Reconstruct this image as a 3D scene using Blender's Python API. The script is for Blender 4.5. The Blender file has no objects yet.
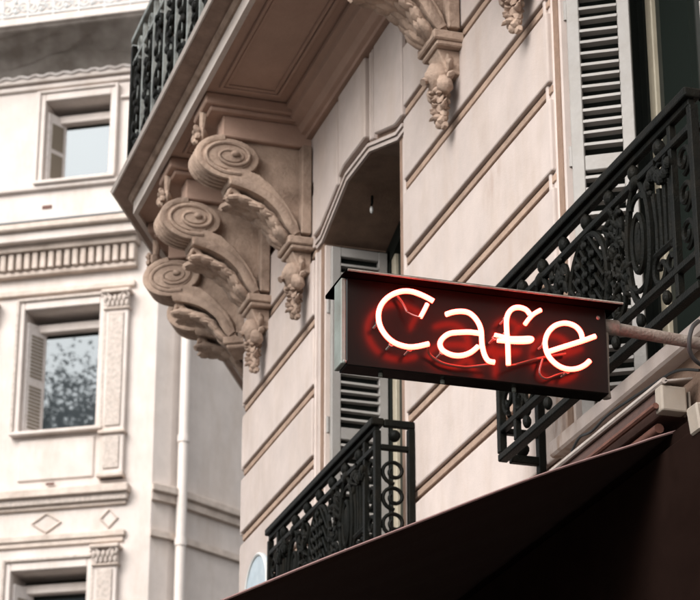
import bpy, math, random
from mathutils import Vector, Matrix, noise
random.seed(7)
R = math.radians
sc = bpy.context.scene
col = sc.collection

# ------------------------------------------------------------------ camera
F, PIT, YAW = 2370.0, R(22.6), R(17.3)          # focal length in pixels of a 700 px wide picture
CAM = Vector((0, 3.0, 1.6))                      # X runs along the street wall, the wall face is Y = 0, street is Y > 0
fw = Vector((math.cos(PIT)*math.cos(-YAW), math.cos(PIT)*math.sin(-YAW), math.sin(PIT)))
rt = Vector((math.sin(-YAW), -math.cos(-YAW), 0)); up = rt.cross(fw)
cd = bpy.data.cameras.new('camera'); cam = bpy.data.objects.new('camera', cd); col.objects.link(cam)
M = Matrix((rt, up, -fw)).transposed().to_4x4(); M.translation = CAM; cam.matrix_world = M
cd.sensor_fit = 'HORIZONTAL'; cd.sensor_width = 36; cd.lens = F/700*36; cd.clip_end = 2000; cd.clip_start = .05
cd.dof.use_dof = True; cd.dof.focus_distance = 6.6; cd.dof.aperture_fstop = 12.0
sc.camera = cam

# ------------------------------------------------------------------ light
SUN_DIR = Vector((-.42, .66, .62)).normalized()   # towards the sun
w = bpy.data.worlds.new('World'); sc.world = w; w.use_nodes = True
nt = w.node_tree; bg = nt.nodes['Background']
sky = nt.nodes.new('ShaderNodeTexSky'); sky.sky_type = 'NISHITA'; sky.sun_disc = False
sky.sun_elevation = math.asin(SUN_DIR.z); sky.sun_rotation = math.atan2(SUN_DIR.x, SUN_DIR.y)
sky.dust_density = 4.0; sky.air_density = 1.0; sky.ozone_density = 1.0
hs = nt.nodes.new('ShaderNodeHueSaturation'); hs.inputs['Saturation'].default_value = .10
nt.links.new(sky.outputs[0], hs.inputs['Color']); nt.links.new(hs.outputs[0], bg.inputs['Color'])
bg.inputs['Strength'].default_value = .13
sd = bpy.data.lights.new('sun', 'SUN'); sd.energy = 1.3; sd.angle = R(45); sd.color = (1, .95, .91)
so = bpy.data.objects.new('sun', sd); col.objects.link(so); so.location = (-10, 15, 20)
so.rotation_euler = SUN_DIR.to_track_quat('Z', 'Y').to_euler()
vs = sc.view_settings; vs.view_transform = 'Standard'; vs.look = 'None'; vs.gamma = 1; vs.exposure = 1.05
sc.display_settings.display_device = 'sRGB'

# ------------------------------------------------------------------ pixel helpers (distance always from a known plane)
def ray(x, y): return fw + rt*((x-350)/F) - up*((y-300)/F)
def onY(x, y, Y): d = ray(x, y); return CAM + d*((Y-CAM.y)/d.y)
def onX(x, y, X): d = ray(x, y); return CAM + d*((X-CAM.x)/d.x)
def onZ(x, y, Z): d = ray(x, y); return CAM + d*((Z-CAM.z)/d.z)

# ------------------------------------------------------------------ materials
MATS = {}
def mat(name, base, rough=.8, var=.0, scale=3.0, bump=.0, bscale=40., stain=None, stain_amt=.0, stain_scale=1.2, metal=0., streak=False, spec=.5, coat=0.):
    m = bpy.data.materials.new(name); m.use_nodes = True; MATS[name] = m
    t = m.node_tree; b = t.nodes['Principled BSDF']; L = t.links
    b.inputs['Roughness'].default_value = rough; b.inputs['Metallic'].default_value = metal
    b.inputs['Specular IOR Level'].default_value = spec; b.inputs['Coat Weight'].default_value = coat
    geo = t.nodes.new('ShaderNodeNewGeometry')
    c = t.nodes.new('ShaderNodeRGB'); c.outputs[0].default_value = (*base, 1); out = c.outputs[0]
    if var:
        n = t.nodes.new('ShaderNodeTexNoise'); n.inputs['Scale'].default_value = scale; n.inputs['Detail'].default_value = 8; n.inputs['Roughness'].default_value = .65
        L.new(geo.outputs['Position'], n.inputs['Vector'])
        mr = t.nodes.new('ShaderNodeMapRange'); mr.inputs[1].default_value = .3; mr.inputs[2].default_value = .7
        mr.inputs[3].default_value = 1-var; mr.inputs[4].default_value = 1+var*.6; L.new(n.outputs['Fac'], mr.inputs[0])
        mx = t.nodes.new('ShaderNodeMix'); mx.data_type = 'RGBA'; mx.blend_type = 'MULTIPLY'; mx.inputs[0].default_value = 1
        L.new(out, mx.inputs[6]); L.new(mr.outputs[0], mx.inputs[7]); out = mx.outputs[2]
    if name in ('stone', 'carved', 'joint_light', 'shutter_paint'):
        oi_ = t.nodes.new('ShaderNodeObjectInfo'); mr = t.nodes.new('ShaderNodeMapRange'); mr.inputs[3].default_value = .87; mr.inputs[4].default_value = 1.05
        L.new(oi_.outputs['Random'], mr.inputs[0]); mx = t.nodes.new('ShaderNodeMix'); mx.data_type = 'RGBA'; mx.blend_type = 'MULTIPLY'; mx.inputs[0].default_value = 1
        L.new(out, mx.inputs[6]); L.new(mr.outputs[0], mx.inputs[7]); out = mx.outputs[2]
    if stain:
        mp = t.nodes.new('ShaderNodeMapping')
        mp.inputs['Scale'].default_value = (2.6, 2.6, .7) if streak else (1, 1, 1)
        L.new(geo.outputs['Position'], mp.inputs['Vector'])
        n2 = t.nodes.new('ShaderNodeTexNoise'); n2.inputs['Scale'].default_value = stain_scale; n2.inputs['Detail'].default_value = 9; n2.inputs['Roughness'].default_value = .7
        L.new(mp.outputs[0], n2.inputs['Vector'])
        cr = t.nodes.new('ShaderNodeValToRGB'); cr.color_ramp.elements[0].position = .47; cr.color_ramp.elements[1].position = .72
        L.new(n2.outputs['Fac'], cr.inputs[0])
        ml = t.nodes.new('ShaderNodeMath'); ml.operation = 'MULTIPLY'; ml.inputs[1].default_value = stain_amt; L.new(cr.outputs[0], ml.inputs[0])
        mx = t.nodes.new('ShaderNodeMix'); mx.data_type = 'RGBA'; L.new(ml.outputs[0], mx.inputs[0])
        L.new(out, mx.inputs[6]); mx.inputs[7].default_value = (*stain, 1); out = mx.outputs[2]
    if name == 'stone':      # rust runs below the window guard fixings
        for P, rad in (((7.22, 0, 4.22), .34), ((7.12, -.02, 4.5), .22), ((8.74, 0, 4.35), .16), ((7.75, 0, 5.55), .16)):
            vd = t.nodes.new('ShaderNodeVectorMath'); vd.operation = 'DISTANCE'; vd.inputs[1].default_value = P; L.new(geo.outputs['Position'], vd.inputs[0])
            fr = t.nodes.new('ShaderNodeMapRange'); fr.inputs[1].default_value = rad; fr.inputs[2].default_value = rad*.2; fr.inputs[3].default_value = 0; fr.inputs[4].default_value = 1; L.new(vd.outputs['Value'], fr.inputs[0])
            mp = t.nodes.new('ShaderNodeMapping'); mp.inputs['Scale'].default_value = (14, 14, 4); L.new(geo.outputs['Position'], mp.inputs['Vector'])
            nn_ = t.nodes.new('ShaderNodeTexNoise'); nn_.inputs['Scale'].default_value = 1.6; nn_.inputs['Detail'].default_value = 8; L.new(mp.outputs[0], nn_.inputs['Vector'])
            cr = t.nodes.new('ShaderNodeMapRange'); cr.inputs[1].default_value = .46; cr.inputs[2].default_value = .62; L.new(nn_.outputs['Fac'], cr.inputs[0])
            ml = t.nodes.new('ShaderNodeMath'); ml.operation = 'MULTIPLY'; L.new(fr.outputs[0], ml.inputs[0]); L.new(cr.outputs[0], ml.inputs[1])
            m2_ = t.nodes.new('ShaderNodeMath'); m2_.operation = 'MULTIPLY'; m2_.inputs[1].default_value = .7 if rad > .2 else .3; L.new(ml.outputs[0], m2_.inputs[0])
            mx = t.nodes.new('ShaderNodeMix'); mx.data_type = 'RGBA'; L.new(m2_.outputs[0], mx.inputs[0]); L.new(out, mx.inputs[6]); mx.inputs[7].default_value = (.25, .15, .095, 1); out = mx.outputs[2]
    L.new(out, b.inputs['Base Color'])
    if bump:
        n3 = t.nodes.new('ShaderNodeTexNoise'); n3.inputs['Scale'].default_value = bscale; n3.inputs['Detail'].default_value = 6
        L.new(geo.outputs['Position'], n3.inputs['Vector'])
        bp = t.nodes.new('ShaderNodeBump'); bp.inputs['Strength'].default_value = bump; bp.inputs['Distance'].default_value = .01
        L.new(n3.outputs['Fac'], bp.inputs['Height']); L.new(bp.outputs[0], b.inputs['Normal'])
    return m
mat('stone', (.52, .44, .40), .88, .12, 5, .10, 140, (.36, .26, .185), .45, 1.5, streak=True)
mat('joint_light', (.36, .25, .185), .9, .25, 9, .3, 120, (.20, .12, .08), .6, 3)
mat('joint', (.24, .155, .11), .9, .25, 9, .3, 120, (.13, .075, .05), .75, 2.2)
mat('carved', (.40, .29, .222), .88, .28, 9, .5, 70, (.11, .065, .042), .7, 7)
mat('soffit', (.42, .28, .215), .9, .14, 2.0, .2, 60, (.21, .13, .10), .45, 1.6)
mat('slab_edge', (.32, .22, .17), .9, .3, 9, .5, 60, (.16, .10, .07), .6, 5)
mat('fascia_paint', (.62, .55, .50), .8, .08, 6, .15, 80, (.34, .26, .2), .35, 4)
mat('far_stone', (.62, .55, .505), .9, .12, 2.5, .2, 40, (.42, .33, .26), .45, 1.2, streak=True)
mat('far_trim', (.58, .49, .425), .9, .2, 5, .4, 30, (.28, .20, .15), .5, 3)
mat('far_relief', (.52, .45, .40), .9, .28, 22, 1.0, 26, (.28, .2, .15), .4, 14)
mat('shutter_paint', (.31, .29, .27), .6, .12, 6, .15, 60, (.22, .19, .15), .35, 5)
mat('cream_wood', (.40, .35, .26), .6, .15, 6, .1, 50, (.18, .14, .09), .4, 4)
mat('slat_brown', (.20, .165, .125), .8)
mat('dark_wood_shade', (.010, .012, .010), .5, .2, 8, spec=.15)  # dark window frames; on reveals and stiles the tone stands in for shade
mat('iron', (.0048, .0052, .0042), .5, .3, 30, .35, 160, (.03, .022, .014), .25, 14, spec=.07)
mat('iron_sky_lit', (.22, .235, .22), .55, .3, 20, .2, 100, (.03, .03, .03), .9, 9)  # paler iron: sky light on the balcony bars put into the colour
mat('iron_pale', (.50, .50, .49), .6, .2, 8, .1, 60)
mat('sign_black', (.0065, .0054, .0048), .27, spec=.13)
mat('hood_black', (.003, .0027, .0025), .8, .3, 18, spec=.0)
mat('sign_side', (.16, .18, .16), .5, .2, 20, .1, 90, (.08, .06, .04), .5, 8)
mat('rusty_paint', (.22, .19, .16), .7, .25, 20, .4, 120, (.07, .03, .018), .9, 9)
mat('fabric', (.028, .015, .012), .95, .15, 30, .3, 700, spec=.1)
mat('shop_paint', (.014, .0078, .0062), .9, .2, 8, spec=.0)
mat('hem', (.22, .13, .12), .8, .15, 30)
mat('lid_paint', (.40, .345, .31), .6, .15, 20, .1, 80, (.2, .14, .1), .5, 8)
mat('white_paint', (.62, .57, .54), .6, .1, 20, .1, 80, (.30, .22, .17), .4, 8)
mat('cream_plastic', (.29, .245, .20), .55, .12, 15, .1, 60, (.28, .2, .14), .4, 9)
mat('brown_metal', (.06, .028, .02), .6, .3, 14, .15, 80)
mat('red_primer', (.11, .04, .025), .7, .3, 18, .2, 80)
mat('rubber', (.012, .012, .012), .6)
mat('porcelain', (.42, .41, .39), .35)
mat('plaque_blue', (.36, .43, .47), .35, .15, 12, 0, 1, (.55, .57, .58), .6, 14)
mat('plaque_rim', (.58, .58, .56), .4, .1, 12)
mat('pipe_paint', (.66, .59, .54), .6, .06, 3)
mat('interior', (.09, .08, .065), .9, .2, 3)
mat('curtain', (.30, .28, .24), .9, .2, 8)
mat('asphalt', (.06, .058, .055), .9, .25, 6, .4, 200)
mat('pavement', (.20, .18, .165), .9, .2, 3, .3, 90)
mat('bark', (.10, .085, .065), .95, .3, 8, .6, 30)
mat('zinc', (.20, .21, .22), .5, .15, 3)
def glass_mat(name, tint, refl):
    m = bpy.data.materials.new(name); m.use_nodes = True; MATS[name] = m
    b = m.node_tree.nodes['Principled BSDF']; b.inputs['Base Color'].default_value = (*tint, 1)
    b.inputs['Roughness'].default_value = .02; b.inputs['IOR'].default_value = refl; b.inputs['Specular IOR Level'].default_value = .5
    return m
glass_mat('window_glass', (.010, .013, .011), 1.22)
glass_mat('old_glass', (.03, .036, .040), 1.6)
MATS['old_glass'].node_tree.nodes['Principled BSDF'].inputs['Specular Tint'].default_value = (.88, .96, 1, 1)
def emis(name, c, s):
    m = bpy.data.materials.new(name); m.use_nodes = True; MATS[name] = m
    b = m.node_tree.nodes['Principled BSDF']; b.inputs['Base Color'].default_value = (.6, .5, .45, 1); b.inputs['Roughness'].default_value = .2
    b.inputs['Emission Color'].default_value = (*c, 1); b.inputs['Emission Strength'].default_value = s
    return m
emis('neon', (1, .028, .0165), 16)
emis('neon_dim', (1, .15, .07), .02)
MATS['neon_dim'].node_tree.nodes['Principled BSDF'].inputs['Base Color'].default_value = (.04, .03, .025, 1)
m = bpy.data.materials.new('leaf'); m.use_nodes = True; MATS['leaf'] = m
b_ = m.node_tree.nodes['Principled BSDF']; b_.inputs['Base Color'].default_value = (.08, .12, .05, 1); b_.inputs['Roughness'].default_value = .6
oi = m.node_tree.nodes.new('ShaderNodeNewGeometry'); rp = m.node_tree.nodes.new('ShaderNodeValToRGB')
rp.color_ramp.elements[0].color = (.05, .09, .045, 1); rp.color_ramp.elements[1].color = (.15, .19, .09, 1)
m.node_tree.links.new(oi.outputs['Random Per Island'], rp.inputs[0]); m.node_tree.links.new(rp.outputs[0], b_.inputs['Base Color'])
# safety netting: a fine mesh, partly see-through
m = bpy.data.materials.new('netting'); m.use_nodes = True; MATS['netting'] = m
t = m.node_tree; b_ = t.nodes['Principled BSDF']; b_.inputs['Roughness'].default_value = .9
tr = t.nodes.new('ShaderNodeBsdfTransparent'); mx = t.nodes.new('ShaderNodeMixShader'); mx.inputs[0].default_value = .72
t.links.new(tr.outputs[0], mx.inputs[1]); t.links.new(b_.outputs[0], mx.inputs[2]); t.links.new(mx.outputs[0], t.nodes['Material Output'].inputs[0])
geo = t.nodes.new('ShaderNodeNewGeometry'); nz = t.nodes.new('ShaderNodeTexNoise'); nz.inputs['Scale'].default_value = 2.5; nz.inputs['Detail'].default_value = 6
t.links.new(geo.outputs['Position'], nz.inputs['Vector']); rp = t.nodes.new('ShaderNodeValToRGB')
rp.color_ramp.elements[0].position = .35; rp.color_ramp.elements[1].position = .7
rp.color_ramp.elements[0].color = (.15, .125, .105, 1); rp.color_ramp.elements[1].color = (.33, .30, .27, 1)
t.links.new(nz.outputs['Fac'], rp.inputs[0]); t.links.new(rp.outputs[0], b_.inputs['Base Color'])

# ------------------------------------------------------------------ mesh builder
class MB:
    def __init__(s): s.v = []; s.f = []
    def add(s, v, f):
        n = len(s.v); s.v += [Vector(p) for p in v]; s.f += [tuple(i+n for i in q) for q in f]; return s
    def box(s, a, b):
        x0, x1 = sorted((a[0], b[0])); y0, y1 = sorted((a[1], b[1])); z0, z1 = sorted((a[2], b[2]))
        v = [(x, y, z) for z in (z0, z1) for y in (y0, y1) for x in (x0, x1)]
        return s.add(v, [(0, 2, 3, 1), (4, 5, 7, 6), (0, 1, 5, 4), (2, 6, 7, 3), (0, 4, 6, 2), (1, 3, 7, 5)])
    def prism(s, poly, axis, a, b):
        # poly: 2D outline (counter-clockwise or not); axis 'x': (y,z), 'y': (x,z), 'z': (x,y)
        def P(p, t): return (t, p[0], p[1]) if axis == 'x' else (p[0], t, p[1]) if axis == 'y' else (p[0], p[1], t)
        n = len(poly)
        return s.add([P(p, a) for p in poly]+[P(p, b) for p in poly],
                     [tuple(range(n)), tuple(range(2*n-1, n-1, -1))]+[(i, (i+1) % n + 0, (i+1) % n+n, i+n)[::-1] for i in range(n)])
    def sweep(s, pts, prof, close=False):
        # prof: list of (a, b) offsets along (side, up) ; pts straight chain in world; used for mouldings along X
        return s
    def tube(s, pts, r, n=7, closed=False, flat=1.0, caps=True, ref=None):
        pts = [Vector(p) for p in pts]; N = len(pts)
        if N < 2: return s
        rr = r if isinstance(r, (list, tuple)) else [r]*N
        tg = []
        for i in range(N):
            if closed: t = pts[(i+1) % N]-pts[i-1]
            else: t = pts[min(i+1, N-1)]-pts[max(i-1, 0)]
            tg.append(t.normalized() if t.length > 1e-9 else Vector((0, 0, 1)))
        a = Vector(ref) if ref else (Vector((0, 0, 1)) if abs(tg[0].z) < .9 else Vector((1, 0, 0)))
        nv = (a-tg[0]*a.dot(tg[0])).normalized(); base = len(s.v); rings = []
        for i in range(N):
            nv = (nv-tg[i]*nv.dot(tg[i])); nv = nv.normalized() if nv.length > 1e-6 else tg[i].orthogonal().normalized()
            bn = tg[i].cross(nv); ring = []
            for k in range(n):
                q = 2*math.pi*(k+.5)/n
                ring.append(len(s.v)); s.v.append(pts[i]+nv*(math.cos(q)*rr[i]*flat)+bn*(math.sin(q)*rr[i]))
            rings.append(ring)
        for i in range(N if closed else N-1):
            A, B = rings[i], rings[(i+1) % N]
            for k in range(n): s.f.append((A[k], A[(k+1) % n], B[(k+1) % n], B[k]))
        if not closed and caps: s.f.append(tuple(rings[0][::-1])); s.f.append(tuple(rings[-1]))
        return s
    def ball(s, c, r, nu=8, nv=6, rot=None):
        c = Vector(c); r = Vector(r) if isinstance(r, (tuple, list, Vector)) else Vector((r, r, r)); base = len(s.v)
        pr = []
        for j in range(1, nv):
            for i in range(nu):
                th = math.pi*j/nv; ph = 2*math.pi*i/nu
                p = Vector((r.x*math.sin(th)*math.cos(ph), r.y*math.sin(th)*math.sin(ph), r.z*math.cos(th)))
                pr.append(p)
        pr += [Vector((0, 0, r.z)), Vector((0, 0, -r.z))]
        if rot is not None: pr = [rot @ p for p in pr]
        s.v += [c+p for p in pr]
        for j in range(nv-2):
            for i in range(nu):
                s.f.append((base+j*nu+i, base+(j+1)*nu+i, base+(j+1)*nu+(i+1) % nu, base+j*nu+(i+1) % nu))
        T = base+nu*(nv-1); B = T+1
        for i in range(nu):
            s.f.append((T, base+i, base+(i+1) % nu)); s.f.append((B, base+(nv-2)*nu+(i+1) % nu, base+(nv-2)*nu+i))
        return s
    def rough(s, amp, sc):
        s.v = [p+noise.noise_vector(p*sc)*amp for p in s.v]; return s
    def build(s, name, m, parent=None, smooth=False, bevel=0, xf=None, seg=1):
        v = s.v
        if xf is not None: v = [xf @ p for p in v]
        if parent is not None:
            o_ = parent.get('_w'); o_ = Vector(o_) if o_ else Vector((0, 0, 0)); v = [p-o_ for p in v]
        me = bpy.data.meshes.new(name); me.from_pydata([tuple(p) for p in v], [], s.f); me.update()
        me.materials.append(MATS[m]); o = bpy.data.objects.new(name, me); col.objects.link(o)
        if smooth:
            me.polygons.foreach_set('use_smooth', [True]*len(me.polygons))
            try: me.set_sharp_from_angle(angle=R(38))
            except Exception: pass
        if bevel:
            md = o.modifiers.new('bevel', 'BEVEL'); md.width = bevel; md.segments = seg; md.limit_method = 'ANGLE'; md.angle_limit = R(40)
        if parent is not None:
            o.parent = parent
            if parent.get('_w'): o['_w'] = parent['_w']
        return o
def tag(o, label=None, cat=None, group=None, kind=None):
    for k, v in (('label', label), ('category', cat), ('group', group), ('kind', kind)):
        if v: o[k] = v
    return o
def thing(name, loc, label, cat, group=None):
    o = bpy.data.objects.new(name, None); col.objects.link(o); o.location = loc; o['_w'] = tuple(loc); o.empty_display_size = .2
    return tag(o, label, cat, group)
def copy_tree(o, parent=None):
    c = o.copy(); col.objects.link(c); c.parent = parent
    for ch in [x for x in bpy.data.objects if x.parent == o]: copy_tree(ch, c)
    return c
def spiral(c, r0, r1, a0, a1, n=14, sx=1, sy=1):
    return [(c[0]+sx*(r0+(r1-r0)*i/n)*math.cos(a0+(a1-a0)*i/n), c[1]+sy*(r0+(r1-r0)*i/n)*math.sin(a0+(a1-a0)*i/n)) for i in range(n+1)]
def arc(c, rx, ry, a0, a1, n=14): return [(c[0]+rx*math.cos(a0+(a1-a0)*i/n), c[1]+ry*math.sin(a0+(a1-a0)*i/n)) for i in range(n+1)]
def smooth_path(p, n=6):
    p = [Vector(q) for q in p]; out = []
    for i in range(len(p)-1):
        a, b, c, d = p[max(i-1, 0)], p[i], p[i+1], p[min(i+2, len(p)-1)]
        for k in range(n):
            t = k/n
            out.append(.5*((2*b)+(c-a)*t+(2*a-5*b+4*c-d)*t*t+(3*b-a-3*c+d)*t**3))
    return out+[p[-1]]

# ================================================================== GROUND
gd = MB().add([(-300, -300, 0), (300, -300, 0), (300, 300, 0), (-300, 300, 0)], [(0, 1, 2, 3)]).build('ground', 'asphalt'); tag(gd, kind='structure')
pv = MB().box((-20, -.5, .004), (13.2, 4.2, .13)).build('pavement', 'pavement', bevel=.01); tag(pv, kind='structure')
pv = MB().box((-20, 11, .004), (60, 15, .13)).build('pavement', 'pavement', bevel=.01); tag(pv, kind='structure')

# ================================================================== CORNER APARTMENT BUILDING (right)
B = thing('apartment_building', (6, -4, 0), 'cream limestone apartment building with carved balcony corbels and arched windows', 'building')
XC, PH = 11.57, R(-28)                     # where the street wall ends and how far the corner wall turns
cdir = Vector((math.cos(PH), math.sin(PH), 0)); cnor = Vector((-math.sin(PH), math.cos(PH), 0))
WIN = [(8.96, 10.13), (5.95, 7.12)]        # openings
ZS, ZA, RISE = 4.30, 6.30, .145            # sill, arch springing, rise
BK = -.022                                  # bottom of the joints
# core wall
wl = MB()
for a, b in ((-3, 5.95), (7.12, 8.96), (10.13, XC)):
    wl.box((a, BK, 0), (b, -.46, 12))
def arch_z(x, a, b, off=0):      # flat-sided arch: two raked sides and a level key
    f = (x-a)/(b-a); pts = ((0, 0), (.35, .135), (.65, .145), (1, 0))
    for (u0, v0), (u1, v1) in zip(pts, pts[1:]):
        if f <= u1 or u1 == 1: return ZA+v0+(v1-v0)*min(max((f-u0)/(u1-u0), 0), 1)
for a, b in WIN:
    wl.box((a, BK, 0), (b, -.46, ZS-.06))
    fr_ = (0, .35, .65, 1); N = 3
    for i in range(N):
        x0, x1 = a+(b-a)*fr_[i], a+(b-a)*fr_[i+1]
        wl.add([(x0, BK, arch_z(x0, a, b)), (x1, BK, arch_z(x1, a, b)), (x1, BK, 12), (x0, BK, 12)], [(0, 1, 2, 3)])
        wl.add([(x0, BK, arch_z(x0, a, b)), (x1, BK, arch_z(x1, a, b)), (x1, -.46, arch_z(x1, a, b)), (x0, -.46, arch_z(x0, a, b))], [(0, 3, 2, 1)])
        wl.add([(x0, -.46, arch_z(x0, a, b)), (x1, -.46, arch_z(x1, a, b)), (x1, -.46, 12), (x0, -.46, 12)], [(0, 3, 2, 1)])
wl.build('wall', 'joint', B)
# corner wall beyond, with its own blocks, and the rest of the mass
p0 = Vector((XC, BK, 0)); p1 = p0+cdir*3.2
MB().prism([(p0.x, p0.y), (p1.x, p1.y), (p1.x+1, -9), (XC-.0, -9), (XC, -.46)], 'z', 0, 12).build('corner_wall', 'stone', B)
MB().box((-3, -9, 0), (XC-.01, -8.6, 12)).build('rear_wall', 'stone', B)
MB().box((-3, -8.59, 0), (-2.6, -.47, 12)).build('side_wall', 'stone', B)
MB().box((-3.1, -9.1, 12.002), (14.5, .1, 12.3)).build('roof', 'zinc', B)
# rooms behind the windows
rm = MB(); rm.box((4.9, -3.0, 3.7), (11.3, -3.1, 7.2)).box((4.9, -3.0, 3.7), (11.3, -.47, 3.8)).box((4.9, -3.0, 7.1), (11.3, -.47, 7.2))
rm.box((4.8, -3.0, 3.7), (4.9, -.47, 7.2)).box((11.3, -3.0, 3.7), (11.4, -.47, 7.2)).box((7.9, -3.0, 3.8), (8.0, -.47, 7.1))
rm.build('room_lining', 'interior', B)
# bossed courses
JH = .066                                    # height of the channels
def block(x0, x1, z0, z1, y=0.0):
    MB().box((x0, BK-.002, z0), (x1, y+random.uniform(-.002, .002), z1)).build('stone_block', 'stone', B, bevel=.007, seg=2)
def courses(x0, x1, zl, step, zmin, zmax, corner=False):
    k = -20
    while zl+step*k < zmax:
        z = zl+step*k; k += 1
        if z+step < zmin: continue
        block(x0, x1, z+JH, z+step)
        MB().box((x0, BK-.002, z+.025), (x1-(.008 if corner else 0), BK+.010, z+JH-.010)).build('joint_fillet', 'joint_light', B, bevel=.003)
        if corner:
            MB().box((.012, -.03, z+JH), (3.1, .026, z+step)).build('stone_block', 'stone', B, bevel=.007, xf=Matrix.Translation((XC, BK, 0)) @ Matrix.Rotation(PH, 4, 'Z'))
courses(2.0, 5.86, 4.548, .36, 3.85, 6.7)
courses(7.175, 8.85, 4.548, .36, 3.85, 6.5)
courses(10.24, XC, 5.535, .36, 3.85, 6.4, True)
# jamb mouldings, stepped back from the block faces
for a, b in WIN:
    for s, e in ((1, b), (-1, a)):
        for name, x0, x1, y in (('jamb_fillet', .085, .108, -.008), ('jamb_fillet', .045, .082, -.018), ('jamb_moulding', -.012, .043, -.026)):
            MB().box((e+s*x0, -.07, ZS-.05), (e+s*x1, y, ZA-.012)).build(name, 'stone', B, bevel=.004)
        MB().box((e-s*.0125, -.075, ZS-.055), (e+s*.0, -.44, ZA-.014)).build('reveal', 'dark_wood_shade', B)  # near-black colour stands in for the shade behind the shutter slats
# arch panels and archivolt fillets
for a, b in WIN:
    c = (a+b)/2
    for off0, off1, y in ((.004, .022, -.010), (.028, .044, -.002)):
        mb = MB(); xa, xb = a-.09, b+.09
        ps = [xa, a, a+.35*(b-a), a+.65*(b-a), b, xb]; N = 5
        for i in range(N):
            x0, x1 = ps[i], ps[i+1]
            zz = lambda x, o: max(arch_z(x, a, b, 0) if a <= x <= b else ZA, ZA)+o
            v = [(x0, BK-.01, zz(x0, off0)), (x1, BK-.01, zz(x1, off0)), (x1, BK-.01, zz(x1, off1)), (x0, BK-.01, zz(x0, off1))]
            v += [(p[0], y, p[2]) for p in v]
            mb.add(v, [(4, 5, 6, 7), (0, 1, 5, 4), (3, 7, 6, 2)]+([(0, 4, 7, 3)] if i == 0 else [])+([(1, 2, 6, 5)] if i == N-1 else []))
        mb.build('archivolt_fillet', 'stone', B)
    for x0, x1, ztop, nm in ((c-.69, c-.29, 6.93, 'voussoir'), (c-.175, c+.245, 6.93, 'keystone'), (c+.29, c+.69, 6.93, 'voussoir')):
        lo = lambda x: (arch_z(x, a, b) if a <= x <= b else ZA)+.075
        n = 10; low = [(x0+(x1-x0)*i/n, lo(x0+(x1-x0)*i/n)) for i in range(n+1)]
        MB().prism(low+[(x1, ztop), (x0, ztop)], 'y', BK-.002, .004 if nm == 'voussoir' else .012).build(nm, 'stone', B, bevel=.006)
        # raised border
    for xx in (c-.255, c-.222, c+.266):
        MB().box((xx-.011, BK-.002, arch_z(xx, a, b)+.055), (xx+.011, .0, 6.93)).build('panel_fillet', 'stone', B, bevel=.003)
# sills
for a, b in WIN:
    MB().box((a-.09, -.45, ZS-.06), (b+.09, .035, ZS)).build('window_sill', 'stone', B, bevel=.008)
# upper wall blocks near corbels (frieze above the last course)
for x0, x1 in ((7.175, 8.85),):
    block(x0, x1, 6.774, 6.94)
block(10.24, XC, 6.681, 6.94)

# ---- windows, casements
def casement(a, b):
    y = -.37; c = (a+b)/2
    w_ = MB()
    for x0, x1 in ((a+.0, a+.06), (b-.06, b)):
        w_.box((x0, y-.03, ZS), (x1, y+.03, ZA-.02))
    N = 14
    for i in range(N):
        x0, x1 = a+(b-a)*i/N, a+(b-a)*(i+1)/N
        v = []
        for yy in (y+.03, y-.03):
            v += [(x0, yy, arch_z(x0, a, b)-.10), (x1, yy, arch_z(x1, a, b)-.10), (x1, yy, arch_z(x1, a, b)-.004), (x0, yy, arch_z(x0, a, b)-.004)]
        w_.add(v, [(0, 1, 2, 3), (4, 7, 6, 5), (0, 4, 5, 1)])
    W = w_.build('window', 'dark_wood_shade', B)
    for x0, x1 in ((a+.062, a+.115), (c-.05, c-.003), (c+.003, c+.05), (b-.115, b-.062)):
        MB().box((x0, y-.022, ZS+.02), (x1, y+.022, ZA+.02)).build('casement_stile', 'cream_wood' if x0 > b-.13 else 'dark_wood_shade', W, bevel=.004)  # all but the far stile coloured dark to match the dim opening
    for z in (ZS+.06,):
        for x0, x1 in ((a+.116, c-.051), (c+.051, b-.116)):
            MB().box((x0, y-.018, z), (x1, y+.018, z+.045)).build('glazing_bar', 'dark_wood_shade', W, bevel=.003)
    for x0, x1 in ((a+.10, c-.04), (c+.04, b-.10)):
        MB().box((x0, y-.004, ZS+.03), (x1, y+.004, ZA+.03)).build('pane', 'window_glass', W)
for a, b in WIN: casement(a, b)

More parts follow.
